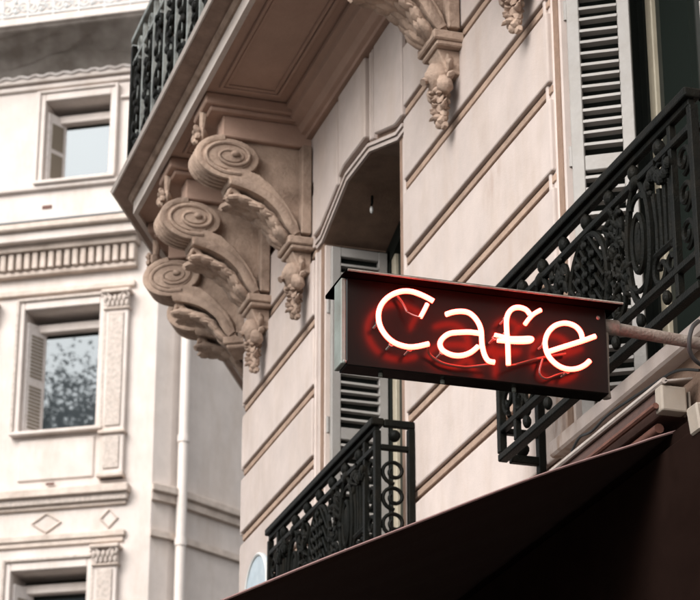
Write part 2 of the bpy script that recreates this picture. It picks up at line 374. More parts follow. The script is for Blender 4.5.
# ---- louvred shutters folded into the reveals
def shutter(hx, hy, ang, wid, z0, z1, m='shutter_paint'):
    xf = Matrix.Translation((hx, hy, 0)) @ Matrix.Rotation(ang, 4, 'Z')
    t = .032; st = .046
    mb = MB()
    mb.box((0, -t/2, z0), (st, t/2, z1)).box((wid-st, -t/2, z0), (wid, t/2, z1))
    for z, h_ in ((z0, .085), (z1-.048, .048)): mb.box((st, -t/2+.002, z), (wid-st, t/2-.002, z+h_))
    S = mb.build('shutter', m, B, xf=xf, bevel=.003)
    z = z0+.10; n = 0
    while z < z1-.075:
        if n and n % 19 == 0:
            MB().box((st, -t/2+.002, z-.01), (wid-st, t/2-.002, z+.05)).build('shutter_rail', m, S, xf=xf, bevel=.003); z += .085
        # inclined slat: high inside, low outside
        v = [(st, t/2, z), (wid-st, t/2, z), (wid-st, -t/2-.003, z+.001), (st, -t/2-.003, z+.001)]
        jz, jt = random.uniform(-.002, .002), random.uniform(-.0022, .0022); v = [(p[0], p[1], p[2]+jz+(jt if p[0] > st else 0)) for p in v]
        v += [(p[0], p[1]+.003, p[2]+.0125) for p in v]
        MB().add(v, [(0, 3, 2, 1), (4, 5, 6, 7), (0, 1, 5, 4), (1, 2, 6, 5), (2, 3, 7, 6), (3, 0, 4, 7)]).build('slat', m, S, xf=xf)
        z += .0465; n += 1
    for zz in (z0+.30, z0+1.05, z1-.3):
        MB().tube([(-.008, t/2+.004, zz-.04), (-.008, t/2+.004, zz+.04)], .009, 8).build('hinge', m, S, xf=xf, smooth=True)
    return S
# right window: far leaf stands half folded, near leaf in shade; left window the same pair
shutter(7.085, -.045, math.atan2(-.85, -.53), .232, ZS+.01, 6.26)
shutter(10.10, -.05, math.atan2(-.985, .02), .285, ZS+.01, 6.27)
shutter(5.985, -.06, math.atan2(-.98, .10), .285, ZS+.01, 6.26)
shutter(8.995, -.06, math.atan2(-.98, .10), .285, ZS+.01, 6.26)

# ---- great balcony slab
SZ = 7.08                                   # soffit height
def slab_profile(prof, name, m, x0=3.0, bevel=0):
    # prof: closed (out, z) outline; swept along the street wall, mitred, then along the corner wall
    mb = MB(); n = len(prof); L2 = 3.0
    rows = []
    rows.append([Vector((x0, p[0], p[1])) for p in prof])
    k = math.tan(-PH/2)
    rows.append([Vector((XC+p[0]*k, p[0], p[1])) for p in prof])
    e = Vector((XC, 0, 0))+cdir*L2
    rows.append([Vector((e.x+cnor.x*p[0], e.y+cnor.y*p[0], p[1])) for p in prof])
    for r in rows: mb.v += r
    for i in range(2):
        for j in range(n):
            mb.f.append((i*n+j, i*n+(j+1) % n, (i+1)*n+(j+1) % n, (i+1)*n+j))
    mb.f.append(tuple(range(n))[::-1]); mb.f.append(tuple(2*n+j for j in range(n)))
    return mb.build(name, m, B, bevel=bevel)
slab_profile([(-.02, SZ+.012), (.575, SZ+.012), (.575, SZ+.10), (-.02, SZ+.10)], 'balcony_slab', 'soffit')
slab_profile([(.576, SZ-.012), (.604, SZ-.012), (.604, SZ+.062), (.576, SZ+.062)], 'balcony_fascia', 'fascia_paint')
slab_profile([(.577, SZ+.064), (.617, SZ+.064), (.632, SZ+.078), (.632, SZ+.092), (.577, SZ+.092)], 'balcony_bead', 'carved')
slab_profile([(-.02, SZ+.102), (.578, SZ+.102), (.578, SZ+.094), (.635, SZ+.094), (.712, SZ+.104), (.712, SZ+.15), (-.02, SZ+.15)], 'balcony_floor', 'slab_edge', bevel=.004)
slab_profile([(.7125, SZ+.108), (.722, SZ+.106), (.732, SZ+.122), (.722, SZ+.142), (.7125, SZ+.142)], 'balcony_nosing', 'fascia_paint')
# cove moulding where the soffit meets the wall
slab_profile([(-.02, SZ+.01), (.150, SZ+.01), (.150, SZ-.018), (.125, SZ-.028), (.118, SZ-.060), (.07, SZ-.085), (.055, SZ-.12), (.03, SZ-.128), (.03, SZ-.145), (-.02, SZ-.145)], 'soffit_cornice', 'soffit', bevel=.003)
# soffit panels: raised borders between the corbels
CX = [3.52, 4.30, 7.34, 8.18, 10.35, 11.12]
BAYS = [(4.44, 7.20), (8.32, 10.21), (7.48, 8.04), (10.49, 10.98)]
for x0, x1 in BAYS:
    for d, h in ((.0, .014), (.022, .008)):
        xa, xb, ya, yb = x0+.05+d, x1-.05-d, .20+d, .515-d
        for bx in (((xa, ya), (xa+.018, yb)), ((xb-.018, ya), (xb, yb)), ((xa+.0185, ya), (xb-.0185, ya+.018)), ((xa+.0185, yb-.018), (xb-.0185, yb))):
            MB().box((*bx[0], SZ+.011), (*bx[1], SZ+.011-h)).build('soffit_moulding', 'soffit', B, bevel=.003)

# ---- corbel
def make_corbel():
    hw = .098
    # console body: outline in (y, z)
    arm_out = [(.085, 6.375), (.118, 6.42), (.165, 6.50), (.24, 6.565), (.33, 6.605), (.42, 6.625)]
    vol = arc((.425, 6.772), .152, .100, R(-118), R(100), 18)
    body = [(0, 6.36)]+arm_out+vol+[(.30, 6.885), (0, 6.885)]
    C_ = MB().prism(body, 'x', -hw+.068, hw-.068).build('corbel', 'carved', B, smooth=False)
    disc = MB().prism(arc((.425, 6.772), .152, .100, 0, R(351), 28), 'x', -hw+.020, hw-.020)
    for q_, (fx, dxx) in enumerate(((.74, .013), (.40, .006))):
        disc.prism(arc((.425-.012*q_, 6.772+.004*q_), .152*fx, .100*fx, 0, R(346), 24), 'x', -hw+dxx, hw-dxx)
    disc.prism([(p[0], p[1]) for p in arm_out]+[(.44, 6.70), (.36, 6.715), (.27, 6.69), (.20, 6.635), (.12, 6.54), (.075, 6.46), (.05, 6.375)], 'x', -hw+.014, hw-.014)
    disc.build('volute_block', 'carved', C_, bevel=.004)
    # raised side bands following the arm and the volute edge
    for sx in (-1, 1):
        path = smooth_path([(sx*(hw-.016), p[0]-.006, p[1]+.020) for p in arm_out], 4)
        MB().tube(path, .026, 8, flat=.55, ref=(1, 0, 0)).build('side_band', 'carved', C_, smooth=True)
        sp = [(sx*(hw-.016+.010*i/44), p[0], p[1]) for i, p in enumerate(spiral((.420, 6.772), .148, .03, R(-110), R(-110+620), 44, 1.0, .64))]
        MB().tube(sp, [.0115-.005*i/44 for i in range(45)], 7, ref=(1, 0, 0)).build('volute', 'carved', C_, smooth=True)
        MB().ball((sx*(hw+.0), .400, 6.782), (.012, .024, .016)).build('volute_eye', 'carved', C_, smooth=True)
        back = MB().box((sx*(hw-.0715), .005, 6.40), (sx*(hw-.002), .055, 6.884)); back.build('corbel_back', 'carved', C_, bevel=.004)
    # fluted front of the volute
    for i in range(5):
        x = (i-2)*.036; fl = arc((.425, 6.772), .157, .105, R(-112), R(80), 18)
        MB().tube([(x, p[0], p[1]) for p in fl], .0185, 7, flat=.7, ref=(1, 0, 0)).build('flute', 'carved', C_, smooth=True)
    MB().tube([(-hw+.016, .385, 6.660), (hw-.016, .385, 6.660)], .018, 8).build('lip', 'carved', C_, smooth=True)
    # acanthus leaf under the arm
    lp = smooth_path([(0, .085, 6.39), (0, .125, 6.44), (0, .175, 6.505), (0, .25, 6.56), (0, .33, 6.59), (0, .395, 6.60)], 5)
    n = len(lp); lf = MB()
    # curved blade with lobed, drooping edges
    NW = 12; NL = 60; rows = []
    for i in range(NL+1):
        f = i/NL*(n-1); k = min(int(f), n-2); p = lp[k].lerp(lp[k+1], f-k); tg = (lp[k+1]-lp[k]).normalized(); nr = Vector((0, tg.z, -tg.y))
        saw = (i/NL*6.5) % 1.0; lobe = .74+.26*(1-abs(2*saw-1.0)**1.5); row = []
        for j in range(NW+1):
            u = -1+2*j/NW; hwid = .088*lobe*(.80+.30*math.sin(math.pi*(i/NL)**.8))
            rib = .012*math.exp(-(u/.14)**2)+.010*math.cos(u*math.pi*2.5+saw*2.0)*(1-abs(u)**4)
            droop = .016+.026*abs(u)**1.6*(.35+.9*saw)
            row.append(len(lf.v)); lf.v.append(p+Vector((u*hwid, 0, 0))+nr*(.010+droop+rib)+tg*(.030*abs(u)*saw))
        rows.append(row)
    for i in range(NL):
        for j in range(NW): lf.f.append((rows[i][j], rows[i][j+1], rows[i+1][j+1], rows[i+1][j]))
    for i in range(3, n-1, 4):          # overlapping leaflets
        tg = (lp[min(i+1, n-1)]-lp[i-1]).normalized(); nr = Vector((0, tg.z, -tg.y))
        for sx in (-1, 1):
            for off, ln, wd in ((.060, .060, .023), (.024, .066, .021)):
                c = lp[i]+Vector((sx*off, 0, 0))+nr*.040
                ax = (tg*.85+Vector((sx*.30, 0, 0))+nr*(.16+.14*random.random())).normalized(); sd = ax.cross(nr).normalized(); nn = sd.cross(ax)
                lf.ball(c, (ln*random.uniform(.85, 1.1), wd, .013), 8, 6, Matrix((ax, sd, nn)).transposed())
    for sx in (-.5, 0, .5):   # curled tip
        lf.tube([(sx*.07, .395+.022*math.cos(q), 6.585+.026*math.sin(q)) for q in [R(200-26*j) for j in range(9)]][::-1], [.010+.0014*j for j in range(9)], 7)
    lf.rough(.006, 45)
    lo_ = lf.build('acanthus_leaf', 'carved', C_, smooth=True); th_ = lo_.modifiers.new('thickness', 'SOLIDIFY'); th_.thickness = .008; th_.offset = -1
    # foot cap
    ft = MB(); ft.box((-hw-.008, -.01, 6.335), (hw+.008, .125, 6.378)); ft.box((-hw+.002, -.01, 6.312), (hw-.002, .108, 6.336))
    ft.build('foot_cap', 'carved', C_, bevel=.006)
    MB().prism([(-.005, 6.2), (.055, 6.22), (.095, 6.311), (-.005, 6.311)], 'x', -.06, .06).build('pendant_block', 'carved', C_, bevel=.004)
    # fruit pendant
    pd = MB(); pd.ball((.0, .075, 6.205), (.058, .056, .060), 14, 10); pd.tube([(0, .125, 6.185), (0, .138, 6.175)], [.016, .020], 8)
    pd.ball((.052, .068, 6.150), (.036, .036, .042), 10, 8); pd.ball((-.054, .062, 6.150), (.036, .034, .042), 10, 8)
    for j in range(26):
        q = j*2.4; rr = .036*(1-j/32.); z = 6.145-.165*j/26
        pd.ball((rr*math.cos(q), .06+rr*math.sin(q)*.8+.008*math.sin(j*1.7), z), .0175*random.uniform(.8, 1.15), 7, 5)
    for sx in (-1, 1):
        for j, (dz, ln) in enumerate(((.05, .05), (.02, .06), (-.03, .05))):
            pd.ball((sx*(.058+.004*j), .045, 6.215+dz), (.014, .018, ln*.6), 7, 5, Matrix.Rotation(sx*R(18+14*j), 3, 'Y'))
    for j in range(14):
        q = random.uniform(0, 6.28); pd.ball((.05*math.cos(q), .055+.035*abs(math.sin(q)), random.uniform(6.02, 6.22)), (.024, .010, .011), 6, 5, Matrix.Rotation(random.uniform(-1.4, 1.4), 3, 'Y') @ Matrix.Rotation(q, 3, 'Z'))
    pd.rough(.009, 34).rough(.004, 90)
    pd.build('fruit_pendant', 'carved', C_, smooth=True)
    # rosette in front of the volute and the abacus above
    rs = MB(); rs.ball((0, .555, 6.90), (.045, .035, .045), 10, 8)
    for q in range(7): rs.ball((.036*math.cos(q*.9), .582, 6.90+.036*math.sin(q*.9)), (.018, .016, .018), 7, 5)
    rs.tube([(0, .55, 6.94), (0, .545, 7.03)], .020, 8)
    rs.rough(.008, 40)
    rs.build('rosette', 'carved', C_, smooth=True)
    ab = MB().box((-hw+.035, -.01, 6.887), (hw-.035, .46, 7.006)).box((-hw-.004, -.01, 7.0065), (hw+.004, .535, 7.03)).box((-hw-.03, -.01, 7.0305), (hw+.03, .566, 7.089))
    ab.build('abacus', 'soffit', C_, bevel=.006)
    return C_
cb = make_corbel(); off = cb['_w']
def place(o, x, y, rz):
    # the meshes are stored relative to the building origin; turn about the wall point they were modelled at (0, 0)
    w_ = Vector(off); m = Matrix.Translation(Vector((x, y, 0))) @ Matrix.Rotation(rz, 4, 'Z')
    o.matrix_local = Matrix.Translation(-w_) @ m @ Matrix.Translation(w_)
    return o
place(cb, CX[2], 0, 0)
for x in CX[3:]+CX[:2]: place(copy_tree(cb, B), x, 0, 0)
for t_ in (.14, .66):
    q = Vector((XC, 0, 0))+cdir*t_; cc = place(copy_tree(cb, B), q.x, q.y, PH)
    for ch in list(cc.children):                       # the corner corbels stop at their foot
        if ch.name.split('.')[0] in ('fruit_pendant', 'pendant_block'): bpy.data.objects.remove(ch)

# ================================================================== IRONWORK
def U2(pts, o, ax): return [o+ax*p[0]+Vector((0, 0, p[1])) for p in pts]
def juliet(xc, label, wid=1.63, yo=.16, zb=4.25, zt=4.90):
    T = thing('balcony_railing', (xc, 0, zb), label, 'railing', 'window guard railings on the pale wall')
    x0, x1 = xc-wid/2, xc+wid/2; z2 = zt-.135; z1 = zb+.105; I = 'iron'
    MB().box((x0-.012, yo-.028, zt-.032), (x1+.012, yo+.028, zt)).build('handrail', I, T, bevel=.006, seg=2)
    MB().box((x0, yo-.012, zt-.055), (x1, yo+.012, zt-.0325)).build('under_rail', I, T, bevel=.003)
    MB().box((x0+.0145, yo-.013, z2), (x1-.0145, yo+.013, z2+.026)).build('upper_rail', I, T, bevel=.004)
    MB().box((x0+.0145, yo-.013, z1), (x1-.0145, yo+.013, z1+.026)).build('lower_rail', I, T, bevel=.004)
    MB().box((x0, yo-.018, zb), (x1, yo+.018, zb+.028)).build('bottom_rail', I, T, bevel=.004)
    for x in (x0, x1):
        MB().box((x-.014, yo-.014, zb+.0345), (x+.014, yo+.014, zt-.0555)).build('corner_post', I, T, bevel=.003)
        s = 1 if x == x0 else -1
        # return to the wall
        for z, h in ((zt-.034, .03), (z2, .022), (z1, .022), (zb+.002, .03)):
            MB().box((x-.013, .0, z), (x+.013, yo-.029 if z > zt-.05 or z < zb+.05 else yo-.0145, z+h)).build('return_bar', I, T, bevel=.003)
        wp = MB().box((x-.016, .002, zb-.03), (x+.016, .028, zt-.036)); wp.ball((x, .016, zb-.045), (.02, .02, .03), 10, 8)
        wp.build('wall_post', I, T, bevel=.002)
        for zc in (z1+.10, z1+.21, z1+.32):
            MB().tube([(x, .088+p[0], zc+p[1]) for p in spiral((0, 0), .056, .016, R(-90), R(400), 26, 1, .95)], .0085, 6).build('return_scroll', I, T, smooth=True)
        for zc in (z1-.05, z2+.065): MB().ball((x, .085, zc), .026, 9, 7).build('return_knob', I, T, smooth=True)
        xi = x+s*.15
        MB().box((xi-.011, yo-.011, zb+.0345), (xi+.011, yo+.011, zt-.0555)).build('bar', I, T, bevel=.002)
    n = 7
    for i in range(n):
        x = x0+.24+(wid-.48)*i/(n-1)
        MB().ball((x, yo, z2+.05), (.021, .021, .029), 10, 8).tube([(x, yo, z2+.026), (x, yo, z2+.08)], .008, 8).build('knob', I, T, smooth=True)
        MB().ball((x, yo, z1-.035), (.016, .016, .024), 9, 7).build('knob', I, T, smooth=True)
    o = Vector((xc, yo, 0)); ax = Vector((1, 0, 0)); zc = (z1+z2)/2+.013; H = (z2-z1)/2
    def tube(name, p, r=.009, flat=1.0, n=6): return MB().tube(U2(p, o, ax), r, n, flat=flat).build(name, I, T, smooth=True)
    # centre: lattice basket inside a pointed oval
    tube('oval_frame', arc((0, zc), .155, H*.93, 0, R(360), 30), .012)
    lt = MB()
    for k in range(-5, 6):
        for sgn in (-1, 1):
            pts = []
            for j in range(15):
                v = -1+2*j/14; u = k*.045+sgn*v*.16
                if (u/.148)**2+(v*.9)**2 < 1: pts.append((u, zc+v*H*.9))
            if len(pts) > 1: lt.tube([p+Vector((0, sgn*.004, 0)) for p in U2(pts, o, ax)], .0075, 5)
    lt.build('lattice', I, T, smooth=True)
    for k in range(-2, 3):
        for j in range(-3, 4):
            if (k*.09/.14)**2+(j*.1/.36)**2 < .9: MB().ball((xc+k*.045*1.3, yo+.012, zc+j*.052), (.016, .012, .016), 6, 5).build('boss', I, T, smooth=True)
    for s in (-1, 1):
        # leafy plume beside the basket
        pl = MB()
        for j in range(9):
            q = R(90+s*(-16+4*j)); base = (s*(.205+.004*j), zc-H*.9+.035*j); L_ = .085+.012*math.sin(j)
            pl.tube(smooth_path(U2([base, (base[0]+s*.028*math.cos(j), base[1]+L_*.5), (base[0]+s*(.05 if j % 2 else -.03), base[1]+L_)], o, ax), 4), [.014-.0009*i for i in range(9)], 6, flat=.6)
            pl.ball((xc+base[0]+s*(.048 if j % 2 else -.028), yo+.01, base[1]+L_), (.015, .012, .012), 6, 5)
        for j in range(44):
            bx, bz = s*(.17+.16*random.random()), zc+H*random.uniform(-.85, .9)
            ax_ = Vector((random.uniform(-.8, .8), random.uniform(-.2, .5), random.uniform(.3, 1))).normalized(); sd2 = ax_.orthogonal().normalized()
            pl.ball((xc+bx, yo+.008, bz), (.028, .011, .006), 6, 4, Matrix((ax_, sd2, ax_.cross(sd2))).transposed())
        pl.build('plume', I, T, smooth=True)
        tube('scroll', spiral((s*.215, zc+H*.60), .075, .016, R(-90), R(-90+s*480), 28), .010)
        tube('scroll', spiral((s*.225, zc-H*.66), .065, .014, R(90), R(90-s*480), 28), .010)
        MB().ball((xc+s*.215, yo, zc+H*.60), .02, 8, 6).build('boss', I, T, smooth=True)
        MB().ball((xc+s*.225, yo, zc-H*.66), .02, 8, 6).build('boss', I, T, smooth=True)
        # tall ring with a small ring inside
        tube('ring', arc((s*.40, zc), .085, H*.97, 0, R(360), 30), .0125)
        tube('inner_ring', arc((s*.395, zc), .042, H*.46, 0, R(360), 22), .011)
        MB().ball((xc+s*.395, yo, zc), (.014, .014, .075), 8, 8).build('spindle', I, T, smooth=True)
        for zz in (.62, -.62):
            MB().tube(U2(arc((s*.40, zc+zz*H), .05, .03, R(0), R(180) if zz > 0 else R(-180), 10), o, ax), .009, 6).build('leaf_curl', I, T, smooth=True)
        MB().ball((xc+s*.40, yo+.006, zc+H*.98), (.04, .016, .025), 8, 6).build('shell', I, T, smooth=True)
        # fluted end panel
        for j in range(4):
            u = s*(.535+.033*j)
            MB().tube([(xc+u*1.0-s*.0, yo, zc-H*.45), (xc+u, yo, zc), (xc+u+s*.008*(j-1.5), yo, zc+H*.52)], [.011, .009, .013], 6).build('flute_bar', I, T, smooth=True)
        tube('scroll', spiral((s*.55, zc-H*.74), .058, .012, R(80), R(80+s*430), 24), .0095)
        tube('scroll', spiral((s*.625, zc-H*.74), .050, .012, R(100), R(100-s*430), 24), .0095)
        gl = MB()
        for j in range(7): gl.ball((xc+s*(.515+.024*j), yo+.012, zc+H*(.70+.10*math.sin(j*1.1))), (.022, .018, .024), 7, 5)
        for j in range(14):
            ax_ = Vector((random.uniform(-1, 1), random.uniform(-.2, .5), random.uniform(-.6, 1))).normalized(); sd2 = ax_.orthogonal().normalized()
            gl.ball((xc+s*random.uniform(.51, .67), yo+.012, zc+H*random.uniform(.5, .95)), (.026, .010, .006), 6, 4, Matrix((ax_, sd2, ax_.cross(sd2))).transposed())
        gl.build('garland', I, T, smooth=True)
        MB().tube(U2([(s*.515, zc-H*.47), (s*.66, zc-H*.47)], o, ax), .012, 6).build('cross_bar', I, T, smooth=True)
        # narrow corner strip
        for zz in (-.55, .05, .62):
            tube('scroll', spiral((s*.742, zc+zz*H), .05, .012, R(-90), R(-90+s*460), 24), .009)
    return T
juliet(9.56, 'black iron window guard below the arched window whose fruit corbels flank it')
juliet(6.515, 'large black iron window guard partly hidden behind the neon sign')

# great balcony railing on the slab edge
def slab_point(s, out):      # s measured along the slab edge; negative before the corner, positive on the corner wall
    k = math.tan(-PH/2)
    if s <= 0: return Vector((XC+out*k+s, out, 0)), Vector((1, 0, 0))
    e = Vector((XC+out*k, out, 0))+cdir*s; return e, cdir
RT = thing('balcony_railing', (XC, .62, SZ+.15), 'tall dark scrollwork railing along the edge of the carved stone balcony', 'railing')
zb, zt, ro = SZ+.15, SZ+1.07, .63
def edge_bar(z0, z1, hw, name):
    for sa, sb in ((-4.5, -.0), (.0, 2.6)):
        (a, d), (b, _) = slab_point(sa, ro), slab_point(sb, ro)
        if sb > 0: d = cdir; a = a+d*.02
        else: b = b-d*.02
        nrm = Vector((-d.y, d.x, 0)); v = []
        for z in (z0, z1):
            v += [a-nrm*hw+Vector((0, 0, z)), b-nrm*hw+Vector((0, 0, z)), b+nrm*hw+Vector((0, 0, z)), a+nrm*hw+Vector((0, 0, z))]
        MB().add(v, [(0, 3, 2, 1), (4, 5, 6, 7), (0, 1, 5, 4), (1, 2, 6, 5), (2, 3, 7, 6), (3, 0, 4, 7)]).build(name, 'iron_sky_lit', RT, bevel=.004)
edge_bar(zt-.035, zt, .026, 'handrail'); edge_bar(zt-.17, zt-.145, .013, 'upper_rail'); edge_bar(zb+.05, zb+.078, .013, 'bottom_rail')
cpos, _ = slab_point(0, ro)
MB().box((cpos.x-.018, ro-.018, zb), (cpos.x+.018, ro+.018, zt-.036)).build('corner_post', 'iron', RT, bevel=.004)
bay = .27; s_ = -.02-bay; k_ = 0
def big_bay(s, d, flip):
    p, _ = slab_point(s, ro)
    pp = lambda pts, dy=0: [p+d*q[0]+Vector((-d.y, d.x, 0))*dy+Vector((0, 0, q[1])) for q in pts]
    h0, h1 = zb+.08, zt-.17; H = h1-h0
    MB().tube(pp([(-bay/2, zb), (-bay/2, zt-.04)]), .019, 4).build('bar', 'iron_sky_lit', RT)
    MB().tube(pp([(0, zb), (0, zt-.16)]), .012, 4).build('bar', 'iron_sky_lit', RT)
    for j, (f, rr, sg) in enumerate(((.14, .085, 1), (.38, .095, -1), (.63, .09, 1), (.86, .08, -1))):
        MB().tube(pp(spiral((sg*.012*flip, h0+f*H), rr, .014, R(-90), R(-90+sg*flip*500), 26, 1, 1.15)), [.019-.0003*i for i in range(27)], 6, flat=1.0).build('scroll', 'iron', RT, smooth=True)
    lf = MB()
    for j in range(10):
        z = h0+H*(j+.5)/10; q = pp([(.045*math.sin(j*1.9)*flip, z)], .012)[0]
        lf.ball(q, (.024, .018, .034), 6, 5, Matrix.Rotation(j*.9, 3, 'Y'))
    lf.build('foliage_relief', 'iron', RT, smooth=True)
    MB().tube(pp(arc((0, zt-.09), .04, .035, 0, R(360), 14)), .008, 6).build('frieze_ring', 'iron_sky_lit', RT, smooth=True)
for i in range(11): big_bay(-.02-bay*(i+.5), Vector((1, 0, 0)), 1 if i % 2 else -1)
for i in range(6): big_bay(.04+bay*(i+.5), cdir, 1 if i % 2 else -1)

# ================================================================== NEON SIGN
XT, XF, XB, XH0, XH1 = 5.517, 5.565, 5.632, 5.515, 5.713
YL, YR, ZB, ZT = 1.288, .545, 3.835, 4.075
SG = thing('neon_sign', (XF, 0, ZT), 'black box sign with glowing neon lettering hung on a rusty wall bracket', 'sign')
tl = onX(343.5, 290, XF); br = onX(609.5, 395, XF); bl = onX(341.5, 363.5, XF)
YL, YR, ZB = tl.y, br.y, (bl.z+br.z)/2
ZT = onX(351, 268.5, XH0).z
MB().box((XF, YR, ZB), (XB, YL-.008, ZT-.004)).build('face_box', 'sign_black', SG, bevel=.003)
MB().box((XF+.002, YL-.0079, ZB+.004), (XB-.002, YL+.006, ZT-.006)).build('end_plate', 'sign_side', SG, bevel=.002)
hd = MB().box((XH0, YR-.03, ZT-.0035), (XH1, YL+.006, ZT)).box((XH0, YR-.03, ZT-.010), (XH0+.003, YL+.006, ZT-.0036)).box((XH1-.003, YR-.03, ZT-.010), (XH1, YL+.006, ZT-.0036))
hd.build('hood', 'hood_black', SG)
lip = MB().tube([(XH0-.001, YL+.004, ZT-.005), (XH0-.001, (YL+YR)/2, ZT-.006), (XH0-.001, YR-.03, ZT-.005)], .0035, 6); lip.build('hood_lip', 'rusty_paint', SG)  # rust tone on this edge stands in for the neon's red rim light
def Z1(p): return onX(325+p[0]/4.613, 255+p[1]/4.613, XT)
def Z2(p): return onX(470+p[0]/4.375, 275+p[1]/4.375, XT)
def PX(p): return onX(p[0], p[1], XT)
TR = .0071
def neon(name, pts, r=TR, m='neon', n=5):
    return MB().tube(smooth_path(pts, n), r, 10).build(name, m, SG, smooth=True)
neon('neon_letter', [Z1(p) for p in ((500, 213), (470, 196), (430, 178), (395, 168), (360, 167), (320, 178), (285, 200), (260, 230), (248, 265), (248, 300), (258, 335), (280, 370), (310, 398), (345, 415), (385, 424), (425, 422), (478, 410))])['label'] = 'letter C'
neon('neon_letter_stroke', [Z1(p) for p in ((472, 226), (458, 255), (440, 288))], .0060)
A_ = neon('neon_letter', [PX(p) for p in ((446, 314.5), (453, 312.2), (462, 311.4), (470, 313.5), (477, 320.5), (481, 329.9), (482, 343.6), (484.2, 353.9), (488.3, 360.7), (494.5, 362.3))]); A_['label'] = 'letter a'
MB().tube(smooth_path([PX(p) for p in ((480, 333.5), (470, 332.2), (460, 332.4), (450, 333.5), (443, 338), (440, 344), (443, 350.5), (452, 355), (462, 355.5), (471, 352.3), (478, 346.5))], 5), TR, 10).build('neon_bowl', 'neon', SG, smooth=True)
f_ = neon('neon_letter', [Z2(p) for p in ((310, 153), (280, 170), (258, 192), (240, 216))], .0062); f_['label'] = 'top stroke of letter f'
f_ = neon('neon_letter', [Z2(p) for p in ((262, 172), (245, 152), (215, 142), (188, 147), (168, 168), (160, 200), (161, 245), (165, 300), (167, 350), (168, 393))]); f_['label'] = 'letter f'
neon('neon_crossbar', [Z2(p) for p in ((108, 262), (135, 268), (165, 276), (215, 277), (262, 276), (272, 282), (255, 292), (190, 293), (120, 287))], .0058)
e_ = neon('neon_letter', [Z2(p) for p in ((492, 284), (486, 255), (468, 230), (440, 215), (408, 211), (372, 222), (343, 250), (329, 290), (335, 335), (357, 372), (392, 400), (430, 412), (470, 409), (503, 394), (524, 375))]); e_['label'] = 'letter e'
neon('neon_crossbar', [Z2(p) for p in ((345, 335), (420, 311), (490, 289), (548, 268))], TR)
# dark connecting tubes, stand-offs and wires behind the letters
dx = Vector((.030, 0, 0))
neon('connector_tube', [Z1((478, 410))+dx*.2, Z1((500, 440))+dx, Z1((560, 480))+dx, Z1((640, 497))+dx, Z2((20, 385))+dx, Z2((105, 384))+dx*.3], .004, 'neon_dim')
neon('connector_tube', [Z2((168, 393))+dx*.3, Z2((230, 372))+dx, Z2((330, 345))+dx, Z2((440, 325))+dx*1.2], .004, 'neon_dim')
neon('connector_tube', [Z2((524, 375)), Z2((470, 400))+dx, Z2((400, 420))+dx, Z2((350, 437))+dx, Z2((322, 410))+dx, Z2((335, 350))+dx], .0035, 'neon_dim')
neon('connector_tube', [Z1((350, 170))+dx, Z1((375, 205))+dx, Z1((392, 248))+dx*.8], .0045, 'neon_dim')
neon('connector_tube', [Z1((392, 248))+dx*.8, Z1((415, 268))+dx*.5, Z1((440, 288))], .003, 'neon_dim')
neon('connector_tube', [Z1((345, 165))+dx, Z1((365, 135))+dx, Z1((400, 150))+dx, Z1((450, 175))+dx], .0022, 'rubber')
for p in [Z1((250, 300)), Z1((310, 400)), Z1((395, 424)), PX((482, 343)), PX((443, 350)), Z2((161, 245)), Z2((329, 290)), Z2((430, 412)), Z2((112, 264)), Z2((160, 180))]:
    q = Vector((XF, p.y, p.z-.004)); MB().tube([q, Vector((XT+.006, p.y, p.z-.004))], .0035, 7).tube([Vector((XT+.012, p.y, p.z-.004)), Vector((XT+.006, p.y, p.z-.004))], .007, 7).build('tube_support', 'sign_side', SG, smooth=True)
for p in (Z1((115, 462)), Z2((590, 160))):
    MB().ball((XF, p.y, p.z), (.004, .006, .006), 8, 6).build('screw', 'sign_side', SG, smooth=True)
for yy in (.35, .62, .85):
    q = YR+(YL-YR)*yy; MB().tube([((XF+XB)/2, q, ZB), ((XF+XB)/2, q, ZB-.010)], .006, 8).build('drain_stub', 'sign_side', SG)
# bracket arm to the wall
za = onX(615, 328, 5.60).z; zw = onX(700, 343, 5.60).z; yw = onX(700, 343, 5.60).y; sl = (zw-za)/(yw-onX(615, 328, 5.60).y)
arm = [Vector((5.60, YR+.002, za)), Vector((5.60, .006, za+sl*(.006-YR)))]
MB().tube(arm, .0175, 10).build('bracket_arm', 'rusty_paint', SG, smooth=True)
MB().tube([arm[0]+Vector((0, -.004, 0)), arm[0]+Vector((0, -.05, 0))], .022, 10).build('bracket_sleeve', 'rusty_paint', SG, smooth=True)
MB().box((5.54, -.004, arm[1].z-.08), (5.66, .012, arm[1].z+.08)).build('wall_plate', 'rusty_paint', SG, bevel=.003)
MB().tube([arm[0]+Vector((0, -.01, -.02)), (5.60, YR-.004, ZB+.03), (5.60, YR-.008, ZB+.0)], .012, 8).build('corner_strap', 'rusty_paint', SG, smooth=True)
cy = onX(690, 340, 5.58)
CB = MB()
CB.tube(smooth_path([cy+Vector((0, -.03, .06)), cy+Vector((-.02, 0, .03)), cy+Vector((-.02, .012, -.01)), cy+Vector((-.01, .005, -.045)), cy+Vector((.0, -.03, -.07)), cy+Vector((.02, -.12, -.075)), cy+Vector((.03, -.30, -.03))], 6), .0065, 8)
tag(CB.build('power_cable', 'rubber', None, smooth=True), 'black cable looped round the rusty sign bracket', 'cable')

